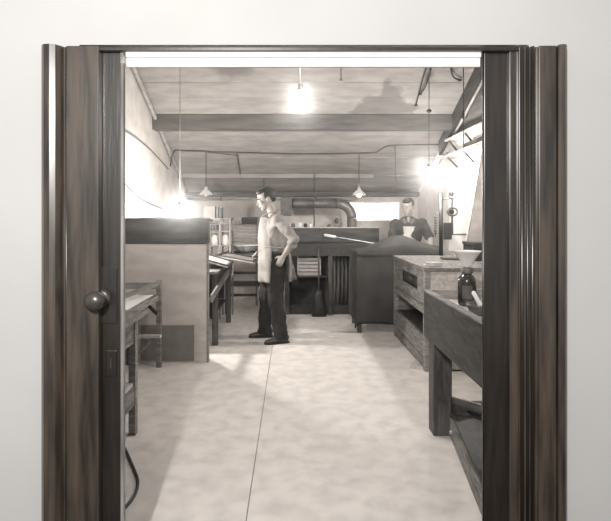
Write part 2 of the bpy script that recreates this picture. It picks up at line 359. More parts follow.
# far work table with tilted easels behind the sink
t = thing('finishing_table', (-1.2, 6.1, 0), 'dark wooden work table standing behind the pale sink panel where the man looks', 'table')
obj('tabletop', B(-1.80, -.80, 5.40, 6.72, .79, .82), M['greywood_y'], t, bevel=.004)
for x in (-1.74, -.845):
    for yy in (5.5, 6.66): obj('leg', B(x-.03, x+.03, yy-.03, yy+.03, 0, .79), M['brownwood_z'], t, bevel=.003)
obj('brace', MB().bar((-.80, 4.95, .60), (-.80, 6.62, .745), .02, .075), M['greywood_y'], t)
obj('apron_rail', B(-.83, -.81, 5.42, 6.70, .70, .79), M['brownwood'], t, bevel=.002)
obj('lower_shelf', B(-1.76, -.87, 5.42, 6.6, .30, .32), M['brownwood'], t)
obj('back_board', B(-1.76, -.9, 6.66, 6.68, .32, .79), M['brownwood'], t)
def easel(x, y, z, wx, wy, ang, name, label, m, rz=0):
    t = thing(name, (x, y, z), label, 'board')
    R = Matrix.Translation((x, y, z)) @ Matrix.Rotation(rz, 4, 'Z') @ Matrix.Rotation(ang, 4, 'Y')
    obj('panel', MB().box(-wx, 0, -wy/2, wy/2, .0, .015, R), m, t, bevel=.002)
    mb = MB().box(-wx, 0, -wy/2, -wy/2+.03, .015, .03, R).box(-wx, 0, wy/2-.03, wy/2, .015, .03, R)
    mb.box(-wx, -wx+.03, -wy/2+.03, wy/2-.03, .015, .03, R).box(-.03, 0, -wy/2+.03, wy/2-.03, .015, .03, R)
    obj('frame', mb, M['brownwood'], t)
    return t
easel(-.72, 5.88, .835, .50, .55, math.radians(16), 'retouching_board', 'pale tilted board in a dark frame on the table just behind the sink', M['palewood'])
easel(-.45, 6.48, .825, .50, .48, math.radians(9), 'printing_frame', 'tilted frame with a pale panel jutting out beside the standing man', M['crate'], rz=-.15)
t = thing('plate_rack', (-1.0, 7.0, 0), 'pale standing wooden rack holding white jars behind the sink corner', 'rack')
for x in (-1.15, -.99, -.85):
    for yy in (6.86, 7.16): obj('post', B(x-.012, x+.012, yy-.012, yy+.012, 0, 1.372), M['greywood'], t, bevel=.002)
obj('shelf', B(-1.235, -.835, 6.85, 7.17, 1.372, 1.387), M['greywood'], t, bevel=.002)
for z in (.55, 1.0, 1.20): obj('shelf', B(-1.165, -.835, 6.85, 7.17, z, z+.015), M['greywood'], t, bevel=.002)
obj('top_rail', B(-1.17, -.83, 6.84, 6.87, 1.30, 1.325), M['darkboard'], t)
obj('top_rail', B(-1.17, -.83, 7.18, 7.20, 1.30, 1.325), M['palewood'], t)
for x in (-1.15, -.85): obj('side_rail', MB().bar((x, 6.86, 1.31), (x, 7.16, 1.37), .02, .02), M['greywood'], t)
for i in range(5):
    x = -1.12+.022*i
    p = obj('negative_plate', MB().bar((x, 7.0, 1.218), (x-.012, 7.0, 1.29), .006, .20, up=(0,1,0)), (M['iron'], M['pipe'])[i % 2]); tag(p, 'thin glass plate standing upright on the top shelf of the pale rack', 'plate', 'plates standing in the rack')
for i, x in enumerate((-1.07, -.92)):
    b = thing('white_jar', (x, 6.95, 1.015), ('white jar on the rack shelf behind the sink corner, left of two', 'white jar on the rack shelf nearer the standing man')[i], 'jar')
    obj('jar_body', MB().lathe((x, 6.95, 1.015), [(.046,0),(.05,.01),(.05,.10),(.034,.125),(.03,.14)], 18), M['palewood'], b, smooth=True)
    obj('lid', MB().lathe((x, 6.95, 1.155), [(.034,0),(.034,.018),(.0,.019)], 18), M['iron'], b)
# slatted drying rack and trays at the back left
t = thing('drying_rack', (-.78, 7.9, 0), 'pale rack of horizontal slats against the back wall, left of the standing man', 'rack')
for x in (-.99, -.56): obj('post', B(x-.015, x+.015, 7.88, 7.92, 0, 1.27), M['greywood'], t, bevel=.002)
for z in (1.22, 1.165, 1.11, 1.055, .99): obj('slat', B(-1.0, -.55, 7.86, 7.885, z, z+.026), M['palewood'], t, bevel=.002)
for z in (.5, .15): obj('slat', B(-1.0, -.55, 7.86, 7.885, z, z+.04), M['brownwood'], t, bevel=.002)
obj('rack_top', B(-1.02, -.53, 7.84, 8.14, 1.27, 1.285), M['greywood'], t)
b = thing('dark_case', (-.68, 8.0, 1.285), 'long dark box on top of the slatted rack at the back', 'box')
obj('case_body', B(-.80, -.56, 7.92, 8.06, 1.285, 1.375), M['brownwood'], b, bevel=.003); obj('case_lid', B(-.805, -.555, 7.915, 8.065, 1.375, 1.395), M['darkboard'], b, bevel=.003)
b = thing('pale_case', (-.9, 8.0, 1.285), 'pale low box on the slatted rack beside the long dark box', 'box')
obj('case_body', B(-1.0, -.83, 7.92, 8.06, 1.285, 1.34), M['crate'], b, bevel=.003); obj('case_lid', B(-1.005, -.825, 7.915, 8.065, 1.34, 1.36), M['palewood'], b, bevel=.003)
t = thing('side_stand', (-.75, 7.4, 0), 'small dark stand with a white basin in front of the slatted rack', 'stand')
obj('stand_top', B(-.98, -.42, 7.2, 7.7, .86, .88), M['brownwood'], t, bevel=.003)
for x in (-.95, -.45):
    for yy in (7.23, 7.67): obj('leg', B(x-.015, x+.015, yy-.015, yy+.015, 0, .86), M['brownwood_z'], t)
obj('shelf', B(-.96, -.44, 7.22, 7.68, .4, .42), M['brownwood'], t)
bs = obj('basin', MB().lathe((-.70, 7.45, .88), [(.10,0),(.17,.05),(.23,.10),(.245,.105),(.23,.115),(.16,.06),(.09,.012),(.0,.01)], 28), M['glasswhite'], smooth=True); tag(bs, 'wide white enamel basin on the small dark stand behind the man', 'basin')

# ------------------------------------------------------------ back counter
t = thing('wet_counter', (.65, 7.5, 0), 'long dark sink counter with raised back across the rear of the room', 'counter')
obj('counter_top', B(-.10, 1.36, 7.15, 7.80, .97, 1.01), M['brownwood'], t, bevel=.004)
obj('back_splash', B(-.10, 1.36, 7.79, 7.83, 1.01, 1.225), M['darkboard'], t, bevel=.003)
obj('splash_cap', B(-.12, 1.38, 7.77, 7.85, 1.225, 1.24), M['palewood'], t, bevel=.003, label='pale scrubbed cap board')
obj('front_rail', B(-.10, 1.36, 7.15, 7.175, .84, .97), M['brownwood'], t, bevel=.003)
for x in (-.07, .55, 1.33):
    for yy in (7.19, 7.77): obj('leg', B(x-.03, x+.03, yy-.03, yy+.03, 0, .97), M['brownwood_z'], t, bevel=.003)
obj('lower_shelf', B(-.06, .52, 7.22, 7.76, .53, .55), M['brownwood'], t)
obj('back_board', B(-.08, 1.34, 7.80, 7.815, .02, .97), M['brownwood'], t)  # dark board added to keep the space under the counter in shade
obj('kick_board', B(-.10, 1.36, 7.20, 7.22, 0, .13), M['brownwood'], t)
t = thing('slatted_crate', (.24, 7.3, .55), 'pale slatted crate on the shelf under the dark back counter', 'crate')
for i in range(5): obj('slat', B(.08, .42, 7.24, 7.252, .56+.052*i, .60+.052*i), M['crate'], t, bevel=.002)
for x in (.085, .405): obj('corner_post', B(x-.01, x+.01, 7.252, 7.5, .55, .82), M['crate'], t)
obj('crate_base', B(.075, .415, 7.252, 7.5, .55, .56), M['crate'], t)
t = thing('radiator', (.95, 7.45, 0), 'dark cast iron column radiator under the back counter', 'radiator')
col0 = None
for i in range(11):
    x = .63+.057*i
    mb = MB().tube([(x, 7.40, .10), (x, 7.40, .78), (x, 7.43, .81), (x, 7.49, .81), (x, 7.52, .78), (x, 7.52, .10), (x, 7.49, .08), (x, 7.43, .08), (x, 7.40, .10)], .019, 8)
    if col0 is None: col0 = obj('radiator_column', mb, mat('radiator_paint', .16, .1, .5), t, smooth=True)
    else: part_copy(col0, t, (.057*i, 0, 0))
for x in (.63, 1.2): obj('foot', B(x-.02, x+.02, 7.38, 7.54, 0, .09), M['iron'], t)
t = thing('broom', (.38, 7.06, 0), 'dark broom standing against the front of the back counter', 'broom')
obj('handle', MB().tube([(.375, 7.12, .97), (.38, 7.05, .36)], .013, 10), M['brownwood_z'], t, smooth=True)
obj('broom_head', MB().loft([((.38,7.05,.37),.03,.03),((.38,7.05,.30),.06,.03),((.38,7.05,.12),.09,.035),((.38,7.05,.0),.105,.04)], 16, lat=(1,0,0)), M['black'], t, smooth=True)
t = thing('duckboard', (1.22, 7.0, 0), 'dark low duckboard on the floor before the back counter', 'duckboard')
for i in range(4): obj('plank', B(.82, 1.40, 6.86+.075*i, 6.92+.075*i, .03, .05), M['brownwood'], t, bevel=.003)
for x in (.86, 1.11, 1.36): obj('batten', B(x-.02, x+.02, 6.86, 7.145, 0, .03), M['brownwood'], t)
t = thing('long_squeegee', (.8, 7.45, 1.02), 'long thin pale stick with a thick grip lying across the back counter', 'stick')
a, b = Vector((.50, 7.74, 1.12)), Vector((1.19, 7.17, 1.022)); d = (b-a).normalized()
obj('rod', MB().tube([a+d*.2, b], .007, 8), M['paper'], t, smooth=True)
obj('grip', MB().tube([a, a+d*.03, a+d*.2, a+d*.23], [.018,.026,.022,.008], 12), M['glasswhite'], t, smooth=True)
for i, (x, r, h, k) in enumerate(((.02,.03,.05,'iron'), (.13,.024,.07,'glasswhite'), (.21,.03,.045,'black'), (.29,.022,.05,'glasswhite'), (.58,.03,.03,'iron'))):
    lab = ('short grey pot at the left end of the counter cap board', 'slim white pot on the counter cap board, left of the black one', 'squat black pot between two white pots on the counter cap', 'low white pot right of the squat black pot on the counter cap', 'flat grey pot standing alone under the duct on the counter cap')[i]
    q = thing('small_pot', (x, 7.81, 1.24), lab, 'pot')
    obj('pot_body', MB().lathe((x, 7.81, 1.24), [(r*.8,0),(r,.01),(r,h),(r*.7,h+.006)], 14), M[k], q, smooth=True)
    obj('stopper', MB().lathe((x, 7.81, 1.246+h), [(r*.5,0),(r*.5,.012),(0,.013)], 12), M['iron'], q)
# exhaust duct with elbow, and pipe runs on the back wall
t = thing('exhaust_duct', (.3, 8.2, 1.2), 'grey sheet metal duct running behind the man and bending down to the counter', 'duct')
r = .078; zc = 1.615
xs = .72
arc = [Vector((xs+.24*math.sin(a), 8.0, zc-.24+.24*math.cos(a))) for a in [i*PI/2/8 for i in range(9)]]
obj('duct_run', MB().tube([(-.16, 8.0, zc), (xs-.001, 8.0, zc)], r, 24), M['duct'], t, smooth=True)
obj('duct_elbow', MB().tube(arc, r, 24), M['duct'], t, smooth=True)
obj('duct_drop', MB().tube([arc[-1], (xs+.24, 8.0, .6)], r, 24), M['duct'], t, smooth=True)
for x in (.25, .70): obj('seam_ring', MB().lathe((x, 8.0, zc), [(r,0),(r+.008,.003),(r+.008,.012),(r,.015)], 24, (1,0,0)), M['iron'], t, smooth=True)
obj('flange_box', B(-.18, 0, 7.88, 8.12, 1.42, 1.71), M['iron'], t, bevel=.01, label='dark square fan box at the end of the duct')
obj('hanger_rod', MB().tube([(.35, 7.9, 1.24), (.35, 7.9, 2.09)], .009, 8), M['iron'], t, smooth=True)
q = thing('wall_pipe', (.2, 8.4, 1.7), 'long thin horizontal pipe along the back wall above the duct', 'pipe')
obj('pipe_run', MB().tube([(-1.75, 8.42, 1.70), (1.1, 8.42, 1.70)], .018, 12), M['pipe'], q, smooth=True)
for x in (-1.2, -.4, .4): obj('bracket', B(x-.012, x+.012, 8.40, 8.6, 1.675, 1.73), M['iron'], q)
q = thing('hand_wheel', (.73, 8.3, 1.24), 'small round hand wheel showing through the bend of the duct', 'wheel')
obj('rim', MB().tube([(.73+.06*math.cos(a), 8.2, 1.33+.06*math.sin(a)) for a in [2*PI*k/20 for k in range(21)]], .012, 8), M['pipe'], q, smooth=True)
obj('hub', MB().lathe((.73, 8.23, 1.33), [(.03,0),(.03,.05),(0,.052)], 14, (0,-1,0)), M['iron'], q, smooth=True)
obj('spindle', MB().tube([(.73, 8.2, 1.33), (.73, 8.6, 1.33)], .012, 8), M['iron'], q)
for k in range(3): obj('spoke', MB().bar((.73+.06*math.cos(k*PI/3), 8.2, 1.33+.06*math.sin(k*PI/3)), (.73-.06*math.cos(k*PI/3), 8.2, 1.33-.06*math.sin(k*PI/3)), .008, .008), M['iron'], q)

# ------------------------------------------------------------ right side
# plank plan chest
t = thing('plan_chest', (1.68, 5.2, 0), 'weathered wooden plan chest with open slots along the right wall', 'chest')
x0, x1, y0, y1, H = 1.21, 2.14, 4.55, 5.96, .95
obj('chest_top', B(x0-.01, x1, y0-.01, y1, H-.035, H), M['greywood_y'], t, bevel=.005)
obj('end_panel', B(x0+.05, x1, y0+.01, y0+.03, .02, H-.035), M['palewood'], t, bevel=.003, label='pale near end panel')
obj('end_panel', B(x0+.05, x1, y1-.03, y1-.01, .02, H-.035), M['greywood'], t, bevel=.003)
obj('back_panel', B(x1-.02, x1, y0+.03, y1-.03, .02, H-.035), M['brownwood'], t)
for yy in (y0, y1-.07): obj('corner_post', B(x0, x0+.05, yy, yy+.07, 0, H-.035), M['greywood'], t, bevel=.004)
obj('front_rail', B(x0+.005, x0+.035, y0+.07, y1-.07, H-.12, H-.035), M['greywood_y'], t, bevel=.003)
obj('front_rail', B(x0+.005, x0+.035, y0+.07, y1-.07, .60, .70), M['greywood_y'], t, bevel=.003)
obj('front_rail', B(x0+.005, x0+.035, y0+.07, y1-.07, .515, .59), M['greywood_y'], t, bevel=.003)
dr = obj('drawer', B(x0+.045, x0+.6, y0+.30, y1-.32, .71, H-.13), M['brownwood'], t, bevel=.003)
obj('front_stile', B(x0+.005, x0+.04, y0+.07, y0+.30, .70, H-.12), M['greywood_y'], t, bevel=.003)
obj('front_stile', B(x0+.005, x0+.04, y1-.32, y1-.07, .70, H-.12), M['greywood_y'], t, bevel=.003)
obj('drawer_pull', B(x0+.03, x0+.046, 5.18, 5.32, .755, .775), M['iron'], dr)
obj('bottom_board', B(x0+.005, x0+.035, y0+.07, y1-.07, .12, .315), M['greywood_y'], t, bevel=.003)
obj('bottom_board', B(x0+.005, x0+.035, y0+.07, y1-.07, .015, .11), M['greywood_y'], t, bevel=.003)
obj('inner_shelf', B(x0+.035, x1-.02, y0+.03, y1-.03, .29, .31), M['brownwood'], t)
obj('inner_shelf', B(x0+.035, x1-.02, y0+.03, y1-.03, .56, .58), M['brownwood'], t)
wd = obj('floor_wedge', MB().prism([(1.205, 4.60), (1.205, 4.84), (1.10, 4.66)], 0, .035), M['palewood']); tag(wd, 'small pale wedge on the floor at the foot of the plan chest', 'wedge')
for i, (x, yy, z, a, lab) in enumerate(((1.30, 4.66, H, .1, 'pale wooden block at the near left corner of the plan chest top'), (1.33, 4.68, H+.02, -.15, 'upper pale block lying on another at the chest corner'))):
    R = Matrix.Translation((x, yy, z)) @ Matrix.Rotation(a, 4, 'Z')
    q = obj('wood_block', MB().box(-.075, .075, -.04, .04, 0, .02, R), M['palewood'], bevel=.003); tag(q, lab, 'block')
# canvas covered table beyond the chest
t = thing('covered_table', (1.4, 6.35, 0), 'table under a dark canvas cover between plan chest and back counter', 'table')
obj('tabletop', B(.79, 1.83, 6.06, 6.66, .93, .96), M['brownwood'], t, bevel=.003)
for x in (.82, 1.80):
    for yy in (6.09, 6.62): obj('leg', B(x-.025, x+.025, yy-.025, yy+.025, 0, .93), M['brownwood_z'], t)
def sheet(nx, ny, fn, th=.008):
    mb = MB(); vs = [fn(i/(nx-1), j/(ny-1)) for j in range(ny) for i in range(nx)]
    mb.add(vs, [(j*nx+i, j*nx+i+1, (j+1)*nx+i+1, (j+1)*nx+i) for j in range(ny-1) for i in range(nx-1)]); return mb
def cover(u, v):
    x = .70+1.14*u; yy = 6.04+.66*v
    ridge = .20*math.exp(-((x-1.32)/.32)**2) + .07*math.exp(-((x-1.9)/.35)**2)
    z = .966 + ridge*math.sin(PI*min(max(v, .0), 1))**.5 + .008*math.sin(9*x+4*yy)
    if u < .07: z -= (.07-u)*12; x = .70+1.14*.07-(.07-u)*.3
    if v < .06: z -= (.06-v)*14.5; yy = 6.04
    return (x, yy, max(z, .06))
cl = obj('canvas_cover', sheet(60, 50, cover), M['cloth'], smooth=True, wall=.006, sub=1); tag(cl, 'dark humped canvas cover draped over the table in front of the second man', 'cloth')

# standpipe with valves behind the chest
t = thing('standpipe', (1.77, 5.98, .96), 'black upright pipe with valve wheels rising behind the plan chest', 'pipe')
obj('upright', MB().tube([(1.765, 5.925, .95), (1.765, 5.925, 1.69)], .024, 14), M['black'], t, smooth=True)
obj('branch', MB().tube([(1.765, 5.925, 1.62), (1.90, 5.925, 1.62), (1.90, 5.925, 1.20), (2.155, 5.925, 1.2)], .014, 10), M['iron'], t, smooth=True)
obj('valve_wheel', MB().tube([(1.89+.055*math.cos(a), 5.89, 1.68+.055*math.sin(a)) for a in [2*PI*k/16 for k in range(17)]], .011, 8), M['iron'], t, smooth=True)
obj('valve_wheel', MB().tube([(1.89+.06*math.cos(a), 5.89, 1.47+.045*math.sin(a)) for a in [2*PI*k/16 for k in range(17)]], .013, 8), M['iron'], t, smooth=True)
for z in (1.68, 1.47): obj('valve_body', MB().lathe((1.89, 5.94, z), [(.03,0),(.034,.02),(.02,.045),(.01,.06),(0,.061)], 14, (0,-1,0)), M['black'], t, smooth=True)
obj('switch_box', B(1.80, 1.885, 5.89, 5.95, 1.14, 1.34), M['black'], t, bevel=.006, label='small black box beside the pipe')
for k in range(7): obj('insulator', MB().lathe((1.70, 5.925, 1.20+.032*k), [(.012,0),(.02,.006),(.02,.016),(.012,.022)], 12), M['iron'], t, smooth=True)
obj('insulator_rod', MB().tube([(1.70, 5.925, 1.17), (1.70, 5.925, 1.46), (1.765, 5.925, 1.5)], .006, 8), M['iron'], t)
# white screen, slanted panel, box
q = thing('white_screen', (1.98, 6.0, 1.0), 'tall white panel hanging on the right behind the valves', 'panel')
obj('panel', B(1.88, 2.15, 6.0, 6.015, 1.0, 1.97), M['glasswhite'], q, bevel=.002)
obj('top_batten', B(1.76, 2.15, 5.975, 6.0, 1.95, 1.97), M['paper'], q, bevel=.002, label='bright white batten along its top')
q = thing('dark_box', (2.0, 5.3, H), 'dark wooden box on the right end of the plan chest', 'box')
obj('box_body', B(1.90, 2.13, 5.2, 5.55, H, 1.11), M['brownwood'], q, bevel=.003); obj('box_lid', B(1.89, 2.135, 5.19, 5.56, 1.11, 1.14), M['darkboard'], q, bevel=.003)
q = thing('slanted_panel', (2.0, 5.45, 1.14), 'grey slanted panel standing on the dark box beside the right door jamb', 'panel')
obj('panel', MB().add([(1.905,5.44,1.14),(2.13,5.44,1.14),(2.13,5.44,2.12),(2.07,5.44,2.12),(1.905,5.46,1.14),(2.13,5.46,1.14),(2.13,5.46,2.12),(2.07,5.46,2.12)], [(0,1,2,3),(7,6,5,4),(0,4,5,1),(1,5,6,2),(2,6,7,3),(3,7,4,0)]), M['board'], q, bevel=.002)
obj('edge_strip', MB().bar((1.905, 5.45, 1.145), (2.07, 5.45, 2.12), .014, .03), M['palewood'], q)
q = obj('crumpled_rag', MB().ball((1.74, 5.35, .972), (.09, .07, .03), 14, 8).ball((1.66, 5.40, .968), (.06, .05, .022)).ball((1.80, 5.42, .985), (.05, .06, .035)), M['rag'], remesh=.008); tag(q, 'crumpled grey rag on top of the plan chest', 'rag')
# wall shelves and pipe at upper right
q = thing('upper_shelf', (2.05, 6.0, 2.43), 'upper pale shelf board high on the right wall', 'shelf')
obj('shelf_board', B(2.02, 2.155, 5.0, 6.62, 2.40, 2.425), M['palewood'], q, bevel=.002)
for yy in (5.2, 5.9, 6.5): obj('bracket', MB().bar((2.04, yy, 2.40), (2.15, yy, 2.26), .02, .02), M['brownwood'], q)
q = thing('lower_shelf', (2.05, 6.0, 2.2), 'lower pale shelf board on the right wall above the white panel', 'shelf')
obj('shelf_board', B(1.99, 2.155, 5.0, 6.75, 2.185, 2.21), M['palewood'], q, bevel=.002)
for yy in (5.2, 5.9, 6.5): obj('bracket', MB().bar((2.02, yy, 2.185), (2.15, yy, 2.05), .02, .02), M['brownwood'], q)
q = obj('rolled_paper', MB().tube([(2.07, 5.1, 2.25), (2.07, 5.95, 2.25)], .035, 16), M['brownwood'], smooth=True); tag(q, 'dark roll lying on the lower shelf at upper right', 'roll')
q = thing('right_conduit', (2.05, 6.0, 2.4), 'pale pipe following the dark rafter down the right wall', 'pipe')
obj('pipe_run', MB().tube([(2.10, 4.9, CZ(4.9)-.29), (2.10, 7.15, CZ(7.15)-.29)], .017, 10), M['pipe'], q, smooth=True)
for yy in (5.3, 6.1, 6.9): obj('clip', B(2.085, 2.155, yy-.012, yy+.012, CZ(yy)-.31, CZ(yy)-.27), M['iron'], q)

# near trough bench
t = thing('trough_bench', (1.5, 2.7, 0), 'heavy dark wooden trough bench with pale lining in the right foreground', 'bench')
x0, x1, y0, y1, H = .885, 2.14, 2.06, 3.36, .93
obj('front_board', B(x0, x0+.035, y0, y1, .62, H-.012), M['brownwood'], t, bevel=.004)
obj('front_cap', B(x0-.004, x0+.042, y0, y1, H-.012, H), M['greywood_y'], t, bevel=.004, label='worn pale cap along its front edge')
obj('end_board', B(x0+.035, x1, y1-.035, y1, .62, H), M['greywood'], t, bevel=.004)
obj('end_board', B(x0+.035, x1, y0, y0+.03, .62, H), M['greywood'], t, bevel=.004)
obj('back_board', B(x1-.03, x1, y0+.03, y1-.035, .62, H+.1), M['greywood'], t, bevel=.004)
obj('trough_lining', B(x0+.035, x1-.03, y0+.03, y1-.035, .84, .868), M['sinkpale'], t, label='pale scoured lining')
for x, yy in ((x0+.03, y1-.13), (x1-.15, y1-.13), (x0+.03, y0+.02), (x1-.15, y0+.02)):
    obj('leg', B(x, x+.12, yy, yy+.12, 0, .84), M['brownwood_z'], t, bevel=.005)
obj('stretcher', B(x0+.15, x1-.15, y1-.09, y1-.05, .12, .2), M['brownwood'], t)
# brown bottle with the funnel in its mouth
bx, by, bz = 1.085, 3.10, .868
t = thing('brown_bottle', (bx, by, bz), 'dark brown glass bottle standing in the near trough', 'bottle')
obj('bottle_body', MB().lathe((bx, by, bz), [(.04,0),(.053,.006),(.055,.02),(.055,.15),(.052,.17),(.040,.188),(.030,.197),(.029,.20)], 32), M['glass_amber'], t, smooth=True)
obj('collar', MB().lathe((bx, by, bz+.20), [(.033,0),(.035,.004),(.035,.036),(.031,.04),(.02,.04),(.02,.02)], 28), M['iron'], t, smooth=True, label='dark screw collar')
obj('bottle_label', MB().add([(bx+.0558*math.cos(a), by+.0558*math.sin(a), bz+z) for z in (.05, .13) for a in [math.radians(-140+8*k) for k in range(9)]], [(k, k+1, k+10, k+9) for k in range(8)]), M['label'], t, label='small dull label')
fu = thing('funnel', (bx, by, bz+.225), 'white cone funnel stuck in the mouth of the brown bottle', 'funnel')
obj('cone', MB().lathe((bx, by, bz+.222), [(.004,0),(.017,.02),(.085,.118),(.087,.118),(.084,.116),(.015,.024),(.003,.01)], 36), M['glasswhite'], fu, smooth=True)
# mortar and pestle
t = thing('mortar', (1.05, 2.80, .868), 'brown glazed bowl in the near trough beside the brown bottle', 'bowl')
obj('bowl', MB().lathe((1.05, 2.80, .868), [(.032,0),(.036,.006),(.058,.024),(.070,.055),(.072,.066),(.067,.066),(.062,.05),(.045,.026),(.0,.018)], 32), M['china'], t, smooth=True)
def pestle(a, b, lab):
    a, b = Vector(a), Vector(b); d = b-a
    o = obj('pestle', MB().tube([a, a+d*.06, a+d*.2, a+d*.5, a+d*.93, b], [.006,.013,.012,.008,.009,.004], 12), M['glasswhite'], smooth=True); return tag(o, lab, 'rod')
pestle((1.065, 2.80, .895), (1.0, 2.77, 1.005), 'thicker white pestle leaning left out of the brown bowl')
pestle((1.08, 2.82, .90), (1.025, 2.83, 1.0), 'second white rod in the brown bowl, behind the thicker one')
# boards and tube under the bench
R = Matrix.Translation((.965, 2.80, .0)) @ Matrix.Rotation(math.radians(-8), 4, 'Z')
t = thing('storage_crate', (1.3, 2.9, 0), 'low dark wooden crate with a slanting plank lid under the trough bench', 'crate')
obj('lid', MB().box(.0, .72, -.46, .42, .14, .165, R @ Matrix.Rotation(math.radians(-1), 4, 'Y')), M['brownwood'], t, bevel=.004)
obj('side_board', MB().box(-.012, .012, -.45, .41, .02, .13, R), M['greywood_y'], t, label='weathered grey side board')
obj('side_board', MB().box(.66, .70, -.45, .41, 0, .12, R), M['brownwood'], t)
obj('base', MB().box(.05, .66, -.44, .40, 0, .03, R), M['brownwood'], t)
obj('bolt', MB().lathe((1.0, 3.13, .07), [(.012,0),(.012,.012),(0,.014)], 10, (-1,0,0)), M['pipe'], t)
q = thing('cardboard_tube', (1.15, 3.1, .165), 'dark hollow tube lying on the crate under the trough bench', 'tube')
a = Vector((1.06, 3.30, .20)); b = Vector((1.42, 2.95, .20))
obj('tube_wall', MB().lathe(a, [(.026,0),(.033,0),(.033,(b-a).length),(.026,(b-a).length)], 20, (b-a)), M['iron'], q, smooth=False)
q = obj('wooden_wedge', MB().add([(1.03,3.20,.17),(1.13,3.16,.17),(1.03,3.20,.235),(1.03,3.16,.17),(1.13,3.12,.17),(1.03,3.16,.235)], [(0,1,2),(5,4,3),(0,3,4,1),(1,4,5,2),(2,5,3,0)]), M['brownwood']); tag(q, 'dark triangular wedge on the crate beside the bench leg', 'wedge')
q = obj('floor_cable', MB().tube(bez([(-1.02, 3.05, .008), (-.97, 2.96, .008), (-.885, 2.80, .008), (-.82, 2.66, .008), (-.80, 2.50, .008), (-.85, 2.3, .008), (-.93, 2.15, .008)], 6), .008, 8), M['black'], smooth=True); tag(q, 'black cable curving over the floor by the left jamb', 'cable')

# ------------------------------------------------------------ wiring and lamps
def conduit(name, pts, r, m, lab, cat='conduit', straps=()):
    t = thing(name, pts[0], lab, cat)
    obj('run', MB().tube(bez(pts, 6), r, 8), m, t, smooth=True)
    for s in straps: obj('clip', MB().box(s[0]-.015, s[0]+.015, s[1]-.02, s[1]+.02, s[2]-.012, s[2]+.012), M['iron'], t)
    return t
def cp(px, py, off=.015):                                      # a point just under the sloping ceiling
    Y = 4.24/(.45+(VY-py)/F); p = P(px, py, Y); p.z -= off; return p
conduit('ceiling_conduit', [(XL+.02, 7.4, 2.15), (-1.72, 7.3, CZ(7.3)-.03), cp(188,150), cp(237,151.5), cp(300,153), cp(368,152), cp(380,149), cp(392,144.5), cp(442,143.5)], .011, M['iron'], 'thin conduit running across the sloping ceiling behind the beam', straps=[cp(237,152), cp(300,153), cp(395,145)])
conduit('branch_conduit', [cp(206,151), cp(237,154.5)], .008, M['iron'], 'short second conduit below the long one at left')
conduit('drop_conduit', [cp(237,154), cp(241,178)], .012, M['iron'], 'thick short conduit slanting down the ceiling left of centre')
t = conduit('vertical_conduit', [cp(395,146), P(395.5,165,7.4), P(396,196,7.4)], .008, M['iron'], 'thin conduit dropping to the wall above the second man')
conduit('left_wall_pipe', [(XL+.04, 5.0, CZ(5.0)-.05), (XL+.04, 8.5, CZ(8.5)-.05)], .026, M['pipe'], 'stout pale pipe sloping down where left wall meets ceiling', 'pipe')
conduit('wall_wire', [(XL+.02, 4.6, 2.05), (XL+.02, 5.3, 1.80), (XL+.02, 6.0, 1.62), (XL+.02, 6.9, 1.52)], .007, M['cord'], 'dark wire sagging along the pale left wall', 'wire')
conduit('thin_wall_wire', [(XL+.02, 5.2, 2.35), (XL+.02, 6.2, 2.28), (XL+.02, 7.3, 2.1)], .005, M['iron'], 'faint upper wire on the left wall under the stout pipe', 'wire')

def bulb(t, p, k, r=BULB_R):
    prof = [(.012,.075),(.016,.06),(.030,.035),(r,.0),(r*.9,-.022),(r*.6,-.038),(0,-.045)]
    obj('bulb', MB().lathe(p, prof, 20), M['bulb'][k], t, smooth=True, label='lit clear bulb')
    obj('socket', MB().lathe(p+Vector((0,0,.07)), [(.016,0),(.020,.01),(.020,.05),(.010,.065)], 14), M['black'], t, smooth=True)
def hang(p, top, lab, k, group=None):
    t = thing('hanging_bulb', p, lab, 'lamp', group)
    obj('cord', MB().tube([p+Vector((0,0,.13)), top], .004, 8), M['pipe'] if k != 'right' else M['cord'], t, smooth=True)
    bulb(t, p, k); return t
p = P(300, 101, 3.7); t = hang(p, Vector((p.x, p.y, CZ(p.y))), 'bare lit bulb hanging nearest the door, high in the middle', 'ceiling')
p = P(429, 174, 5.8); t = hang(p, Vector((p.x, p.y, CZ(p.y))), 'bare lit bulb on a long cord above the second man', 'right')
obj('cord_knob', MB().ball((p.x, p.y, P(428,111,5.8).z), (.03,.03,.022), 12, 8), M['black'], t, smooth=True)
p = P(180, 212, 5.6); t = hang(p, Vector((p.x, p.y, CZ(p.y))), 'bare lit bulb low over the dark sink by the left wall', 'left')
def shade_lamp(p, top, lab, lit=False):
    t = thing('pendant_lamp', p, lab, 'lamp')
    obj('cord', MB().tube([p+Vector((0,0,.09)), top], .006, 8), M['cord'], t, smooth=True)
    obj('lamp_shade', MB().lathe(p, [(.095,-.03),(.10,-.03),(.085,.0),(.045,.035),(.022,.06),(.02,.09),(.016,.09),(.018,.058),(.04,.03),(.08,-.005)], 24), M['shadewhite'], t, smooth=True)
    if lit: obj('bulb', MB().ball(p+Vector((0,0,-.025)), .03, 14, 10), M['bulb']['shade'], t, smooth=True)
    else: obj('bulb', MB().ball(p+Vector((0,0,-.02)), .03, 14, 10), M['glasswhite'], t, smooth=True)
    return t
q = cp(206,151); p = Vector((q.x, q.y, P(207,193,q.y).z)); shade_lamp(p, q, 'small shaded pendant lamp hanging above the grey box on the sink')
q = cp(359,153); p = Vector((q.x, q.y, P(358,193,q.y).z)); shade_lamp(p, q, 'lit enamel shaded pendant in front of the bright back window', True)
q = cp(264,174); conduit('short_rod', [q, Vector((q.x, q.y, q.z-.18))], .009, M['iron'], 'short thin rod hanging from the ceiling by the first man', 'rod')
